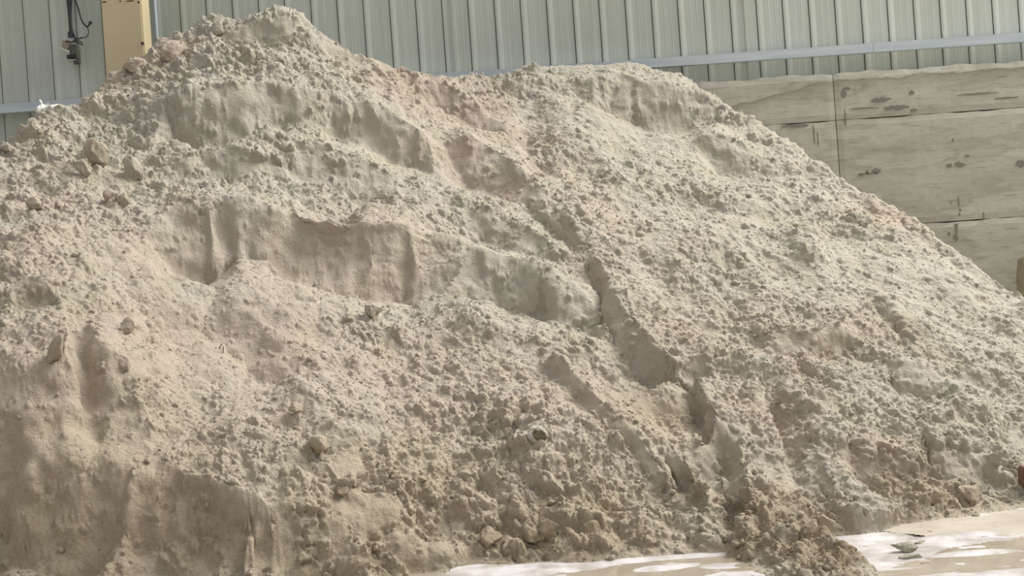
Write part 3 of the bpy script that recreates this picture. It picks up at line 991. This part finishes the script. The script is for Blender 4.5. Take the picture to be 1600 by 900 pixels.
CL = [  # u, v, width px, height px, tone, turn, label
    (546, 497, 19, 19, 'grey', .3, 'small cube-like clod with dark edges left of the big pale clod mid heap'),
    (582, 490, 34, 32, 'grey', .1, 'big pale clod lodged mid heap beside a small cube-like clod'),
    (145, 743, 30, 28, 'tan', .0, 'round clod stuck in the dark cut face beside the narrow gully'),
    (320, 332, 25, 22, 'grey', .5, 'pale squared block on the lip of the broad smooth face'),
    (150, 246, 36, 46, 'tan', .25, 'big tan block leaning on the upper left slope'),
    (132, 268, 26, 22, 'tan', .6, 'tan lump at the lower left of the big leaning block'),
    (208, 268, 26, 46, 'grey', -.2, 'tall pale upright block on the upper left slope'),
    (193, 316, 22, 26, 'tan', .1, 'tan clod just below the tall pale upright block'),
    (170, 305, 20, 24, 'pink', .2, 'flat pinkish clod left of the tan clod under the tall pale block'),
    (204, 108, 36, 28, 'pink', .3, 'pinkish block on the left ridge in front of the cream column'),
    (262, 90, 42, 34, 'pink', -.5, 'large cracked pinkish clod on the left ridge right of the cream column'),
    (335, 48, 22, 28, 'grey', .2, 'pale upright clod just left of the summit'),
    (6, 230, 28, 22, 'tan', .2, 'tan clod on the ridge at the left edge of the photo'),
    (50, 322, 24, 20, 'pink', .7, 'pinkish rounded clod on the far left slope'),
    (88, 556, 22, 50, 'grey', .5, 'long pale slab tilted against the left side of the narrow gully'),
    (199, 517, 27, 26, 'grey', .2, 'faceted grey clod on the ridge right of the narrow gully'),
    (163, 545, 17, 17, 'grey', .0, 'small round clod low on the ridge right of the narrow gully'),
    (192, 574, 22, 26, 'pink', -.2, 'cracked pinkish clod below the faceted grey clod by the narrow gully'),
    (463, 638, 26, 22, 'tan', .2, 'yellowish clod on the middle left of the slope below the smooth slab'),
    (534, 771, 22, 17, 'tan', .1, 'tan clod with a shaded right side in the lower middle slope'),
    (659, 756, 18, 17, 'tan', .1, 'round tan clod on the lower middle slope right of centre crumbs'),
    (551, 866, 18, 20, 'grey', .2, 'leftmost of three pale clods in a row along the foot'),
    (567, 869, 13, 17, 'grey', -.1, 'middle of three pale clods in a row along the foot'),
    (583, 876, 17, 13, 'grey', .1, 'rightmost of three pale clods in a row along the foot'),
    (548, 830, 26, 20, 'pink', .4, 'pinkish clod above the row of three pale clods at the foot'),
    (762, 846, 34, 36, 'tan', .2, 'broad tan clod at the foot above the left puddle'),
    (834, 838, 32, 32, 'tan', .5, 'left one of two broad tan clods leaning together above the left puddle'),
    (862, 832, 28, 30, 'tan', .1, 'right one of two broad tan clods leaning together above the left puddle'),
    (1001, 838, 15, 24, 'tan', .1, 'upright narrow tan clod near the foot above the white crust'),
    (1382, 706, 32, 30, 'pink', .2, 'pinkish clod with a hollow side low on the right slope'),
    (1344, 694, 20, 22, 'pink', .0, 'smaller pinkish clod left of the hollow-sided pinkish clod'),
    (1466, 786, 34, 28, 'brown', .2, 'brown clod at the right foot of the heap'),
    (1520, 778, 34, 30, 'pink', .0, 'pointed cone-shaped clod at the right foot of the heap'),
    (1552, 722, 26, 26, 'green', .0, 'greenish blocky clod at the right end above the pointed clod'),
    (1298, 826, 34, 22, 'green', .5, 'greenish wedge of sand at the foot beside the right puddle'),
    (1418, 860, 52, 16, 'green', .25, 'flat grey green lump lying on the white slurry'),
    (1424, 873, 30, 11, 'green', .0, 'smaller flat lump in front of the flat grey green lump on the slurry'),
    (1448, 882, 24, 7, 'brown', .1, 'thin brown sliver lump lying on the slurry nearest the picture bottom'),
    (1452, 834, 12, 6, 'brown', .0, 'little brown clod on the pale floor strip by the right foot'),
    (1440, 848, 26, 7, 'green', .1, 'low greenish smear of sand behind the flat lumps on the slurry'),
    (745, 892, 8, 6, 'brown', .0, 'little dark clod on the white crust at the left end of the left puddle'),
    (495, 700, 34, 30, 'tan', .3, 'broad low tan clod on the lower left of the middle slope'),
]
CLOD_PIX = []
for i, (u, v, w, h, tone, turn, label) in enumerate(CL):
    p, n = hit(u, v + h * .32)
    k = p.y / F * .5 * 1.1
    bm = rock(200 + i, 12, 4, .22, (w * k * 1.12, .85 * min(w, h * 1.6) * k, h * k * 1.12))
    c, s = math.cos(-turn), math.sin(-turn)
    for v_ in bm.verts:
        x, z = v_.co.x, v_.co.z
        v_.co.x, v_.co.z = x * c - z * s, x * s + z * c
    zmin = min(v_.co.z for v_ in bm.verts)
    flat = p.z < .02
    for v_ in bm.verts: v_.co.z -= zmin
    o = from_bm('sand_clod', bm, SAND if not flat else CLOD[tone], None, True)
    if not flat:
        ca = o.data.color_attributes.new('tint', 'FLOAT_COLOR', 'POINT')
        tn = (min(1, warm[HIT] + .35 * (tone == 'pink')), min(1, och[HIT] + .35 * (tone == 'tan')), min(1, dmp_shade[HIT] + .6 * (tone == 'brown')), 1.0)
        ca.data.foreach_set('color', np.tile(tn, len(o.data.vertices)).astype(np.float32))
    o.location = p + Vector((0, .02, -.006)) if flat else p + Vector((0, .45 * w * k, -.2 * h * k))
    o.rotation_euler.z = random.uniform(-.5, .5)
    tag(o, label, 'clod', 'single clods on the heap' if not flat else 'lumps lying on the slurry')

# the broken stone low in the middle: pale crust around a darker hollow
p, n = hit(842, 688)
k = p.y / F * .5 * 1.15
st = empty('broken_stone', p + n * 20 * k - Vector((0, 0, 20 * k)))
tag(st, 'large broken stone with pale rim and dark greenish hollow low in the middle slope', 'stone')
bm = bmesh.new()
bmesh.ops.create_icosphere(bm, subdivisions=5, radius=1.0)
V = np.array([v.co[:] for v in bm.verts])
rr_ = 1 + .16 * fbm(V + 3.3, .9, 3, 21) - .07 * np.abs(fbm(V + 9.1, .3, 2, 22))
V = V * rr_[:, None] * np.array((27, 24, 27)) * k
c_, s_ = math.cos(-.5), math.sin(-.5)
V = np.c_[(V[:, 0] * 1.05) * c_ - V[:, 2] * .92 * s_, V[:, 1], (V[:, 0] * 1.05) * s_ + V[:, 2] * .92 * c_]
V[:, 2] += 22 * k
gx, gz = (V[:, 0] - 4 * k) / (15 * k), (V[:, 2] - 17 * k) / (19 * k)
dd = np.hypot(gx * .8 - gz * -.35, gz)                                  # the broken-out hollow
hol = (V[:, 1] < 0) * smooth01(1.05, .75, dd + .12 * fbm(V / k / 9, 1.0, 2, 23))
V[:, 1] += hol * 11 * k
for v, q_ in zip(bm.verts, V): v.co = q_
inner = {f for f in bm.faces if f.calc_center_median().y < 0 and np.mean([hol[v.index] for v in f.verts]) > .35}
bi = bm.copy()
bi.faces.ensure_lookup_table(); bm.faces.ensure_lookup_table()
ids = {f.index for f in inner}
bmesh.ops.delete(bm, geom=list(inner), context='FACES')
bmesh.ops.delete(bi, geom=[f for f in bi.faces if f.index not in ids], context='FACES')
from_bm('pale_crust', bm, sand_material('pale_crust', False, (212, 206, 190)), st, True)
from_bm('broken_face', bi, sand_material('broken_face', False, (140, 130, 96)), st, True)

# twig, plastic scrap, sack, brick
m_, nt_, b_ = new_mat('dark_wood'); b_.inputs['Base Color'].default_value = lin((52, 44, 36)); b_.inputs['Roughness'].default_value = .9
p, n = hit(347, 545)
bm = bmesh.new()
kk = p.y / F
add_tube(bm, curve_pts([(-3 * kk, -.03, 0 * kk), (0, -.03, 4 * kk), (3 * kk, -.04, 7 * kk)], 4), .003, 6)
add_tube(bm, curve_pts([(3 * kk, -.02, -9 * kk), (3.2 * kk, -.03, -3 * kk), (4 * kk, -.03, 3 * kk)], 4), .0028, 6)
o = from_bm('twig', bm, m_, None, True); o.location = p
tag(o, 'tiny forked black twig sticking out of the left middle slope', 'twig')

m_, nt_, b_ = new_mat('white_film'); b_.inputs['Base Color'].default_value = lin((232, 232, 224)); b_.inputs['Roughness'].default_value = .35
p = Vector(at(86, 182, 9.9))
bm = bmesh.new()
n = 22
g = []
kk = p.y / F
for j in range(n):
    row = []
    for i in range(n):
        a, b = i / (n - 1) - .5, j / (n - 1)
        q_ = np.array([[a * 3, b * 3, 1.0]])
        w = float(fbm(q_, .8, 4, 3)[0])
        x = 1.2 * (a * 46 * (1 - .35 * b) - 10 * b + w * 5) * kk
        z = (b * 24 + (10 if (i < 4 and j > n - 5) else 0) * .4 - abs(a + .3) * 10 * b + 4 * float(fbm(q_, .5, 3, 8)[0])) * kk
        y = (float(fbm(q_, .6, 4, 5)[0]) * 12 + b * 16) * kk
        row.append(bm.verts.new((x, y, z)))
    g.append(row)
for j in range(n - 1):
    for i in range(n - 1): bm.faces.new((g[j][i], g[j][i + 1], g[j + 1][i + 1], g[j + 1][i]))
o = from_bm('plastic_scrap', bm, m_)
md = o.modifiers.new('thick', 'SOLIDIFY'); md.thickness = .003
o.location = p
tag(o, 'crumpled white plastic scrap on the left ridge in front of the rail', 'plastic scrap')

m_, nt_, b_ = new_mat('tan_sackcloth')
nt_.links.new(ramp(nt_, noise(nt_, pos(nt_), 30, 5), [(.3, lin((150, 140, 118))), (.7, lin((168, 158, 136)))]), b_.inputs['Base Color']); b_.inputs['Roughness'].default_value = .9
c0 = at(1586, 396, 11.0); c1 = at(1586, 396, 11.0)
bm = bmesh.new()
add_box(bm, (0, 0, 0), (.62, .55, float(c0[2])), 0)
bmesh.ops.subdivide_edges(bm, edges=list(bm.edges), cuts=7, use_grid_fill=True)
for v in bm.verts:
    x, y, z = v.co.x / .62 * 2 - 1, v.co.y / .55 * 2 - 1, v.co.z / c0[2] * 2 - 1
    f = 1 - .10 * abs(z) ** 4
    v.co.x = .31 + .31 * x * f * (1 - .10 * y * y) + .01 * math.sin(z * 9 + y * 3)
    v.co.y = .275 + .275 * y * f * (1 - .10 * x * x)
    v.co.z *= 1 - .05 * (x * x + y * y) / 2 * (z > 0)
o = from_bm('bulk_sack', bm, m_, None, True)
o.location = (c0[0] + .14, 10.95, 0)
tag(o, 'tan rounded sack standing by the low wall at the right edge', 'sack')

m_, nt_, b_ = new_mat('fired_clay')
nt_.links.new(ramp(nt_, noise(nt_, pos(nt_), 40, 5), [(.3, lin((104, 76, 62))), (.7, lin((132, 98, 80)))]), b_.inputs['Base Color']); b_.inputs['Roughness'].default_value = .9
p, n = hit(1595, 760)
bm = bmesh.new()
add_box(bm, (0, -.05, 0), (.24, .06, .115), .008)
o = from_bm('brick', bm, m_); o.location = p + Vector((0.0, 0, -.01)); o.rotation_euler = (0, .05, -.1)
tag(o, 'red brown brick lying at the right edge where the heap meets the floor', 'brick')


# ------------------------------------------------------------------ slurry and water on the floor
def slurry_material():
    m, nt, b = new_mat('white_slurry')
    p = pos(nt)
    c = ramp(nt, noise(nt, p, 5, 6, .6), [(.3, lin((158, 149, 137))), (.62, lin((220, 216, 214)))])
    nt.links.new(c, b.inputs['Base Color'])
    b.inputs['Roughness'].default_value = .35
    bump(nt, b, noise(nt, p, 60, 4), .003)
    return m


def water_material():
    m, nt, b = new_mat('milky_water')
    p = pos(nt)
    c = ramp(nt, noise(nt, p, 1.6, 3), [(.35, lin((158, 146, 126))), (.65, lin((182, 172, 156)))])
    nt.links.new(c, b.inputs['Base Color'])
    b.inputs['Roughness'].default_value = .06
    b.inputs['Specular IOR Level'].default_value = .6
    bump(nt, b, noise(nt, p, 9, 2), .002)
    return m


SLURRY, WATER = slurry_material(), water_material()


def ground_sheet(name, mat, outline, z, amp, seed, label, cat, cell=.018, holes=None):
    """A thin sheet lying on the floor inside an outline traced on the floor, with an uneven top and edge."""
    P = np.array([at(u, v, floor_y(u, v))[:2] for u, v in outline])
    lo, hi = P.min(0), P.max(0)
    nx, ny = int((hi[0] - lo[0]) / cell) + 2, int((hi[1] - lo[1]) / cell) + 2
    X, Y = np.meshgrid(np.linspace(lo[0], hi[0], nx), np.linspace(lo[1], hi[1], ny))
    p3 = np.stack((X, Y, np.zeros_like(X)), -1).reshape(-1, 3)
    wx = p3[:, 0] + .05 * fbm(p3, .25, 3, seed); wy = p3[:, 1] + .05 * fbm(p3, .25, 3, seed + 9)
    ins = np.zeros(len(p3), bool)
    j = len(P) - 1
    for i in range(len(P)):
        xi, yi, xj_, yj_ = *P[i], *P[j]
        cond = ((yi > wy) != (yj_ > wy)) & (wx < (xj_ - xi) * (wy - yi) / (yj_ - yi + 1e-12) + xi)
        ins ^= cond; j = i
    h = z + amp * fbm(p3 * np.array((1, 2.2, 1)), .30, 4, seed + 20)
    V = np.c_[p3[:, :2], np.maximum(h, .001)]
    me, q = grid_mesh(name, V, ny, nx)
    q = q[ins[q].all(1)]
    used = np.unique(q); mp = np.full(len(V), -1, np.int32); mp[used] = np.arange(len(used))
    me.vertices.foreach_set('co', np.zeros(len(V) * 3, np.float32))
    bpy.data.meshes.remove(me)
    me = bpy.data.meshes.new(name)
    me.vertices.add(len(used)); me.vertices.foreach_set('co', V[used].astype(np.float32).ravel())
    fill_mesh(me, mp[q].astype(np.int32))
    o = link(name, me, mat)
    return tag(o, label, cat)


ground_sheet('slurry_crust', SLURRY, [(700, 890), (760, 872), (900, 866), (1050, 860), (1150, 858), (1200, 866), (1190, 905), (1180, 960), (600, 980), (640, 920)], .007, .010, 5,
             'white streaky slurry crust along the middle foot of the heap', 'slurry')
ground_sheet('slurry_crust', SLURRY, [(1240, 850), (1330, 826), (1450, 806), (1600, 786), (1850, 765), (1980, 960), (1400, 960), (1330, 900), (1290, 880)], .007, .010, 15,
             'broad white slurry sheet on the floor at the lower right', 'slurry')
ground_sheet('puddle', WATER, [(960, 886), (1080, 876), (1180, 868), (1230, 900), (1210, 990), (720, 990), (820, 905)], .008, .0004, 25,
             'tan puddle at the picture bottom left of the slid sand tongue', 'puddle')
ground_sheet('puddle', WATER, [(1460, 868), (1530, 850), (1620, 838), (1900, 820), (1980, 980), (1400, 980), (1380, 892)], .008, .0004, 35,
             'grey tan puddle on the floor at the lower right corner', 'puddle')

def mud_material():
    m, nt, b = new_mat('drying_mud')
    p = pos(nt)
    nt.links.new(ramp(nt, noise(nt, p, 4, 5, .6), [(.3, lin((172, 161, 143))), (.65, lin((192, 183, 168)))]), b.inputs['Base Color'])
    b.inputs['Roughness'].default_value = .55
    bump(nt, b, noise(nt, p, 50, 5), .004)
    return m


ground_sheet('mud_shelf', mud_material(), [(1350, 822), (1450, 806), (1600, 786), (1850, 766), (1850, 815), (1600, 840), (1540, 838), (1470, 842), (1420, 838), (1370, 832)], .011, .005, 45,
             'pale tan drying mud shelf between the right foot of the heap and the white slurry', 'mud')
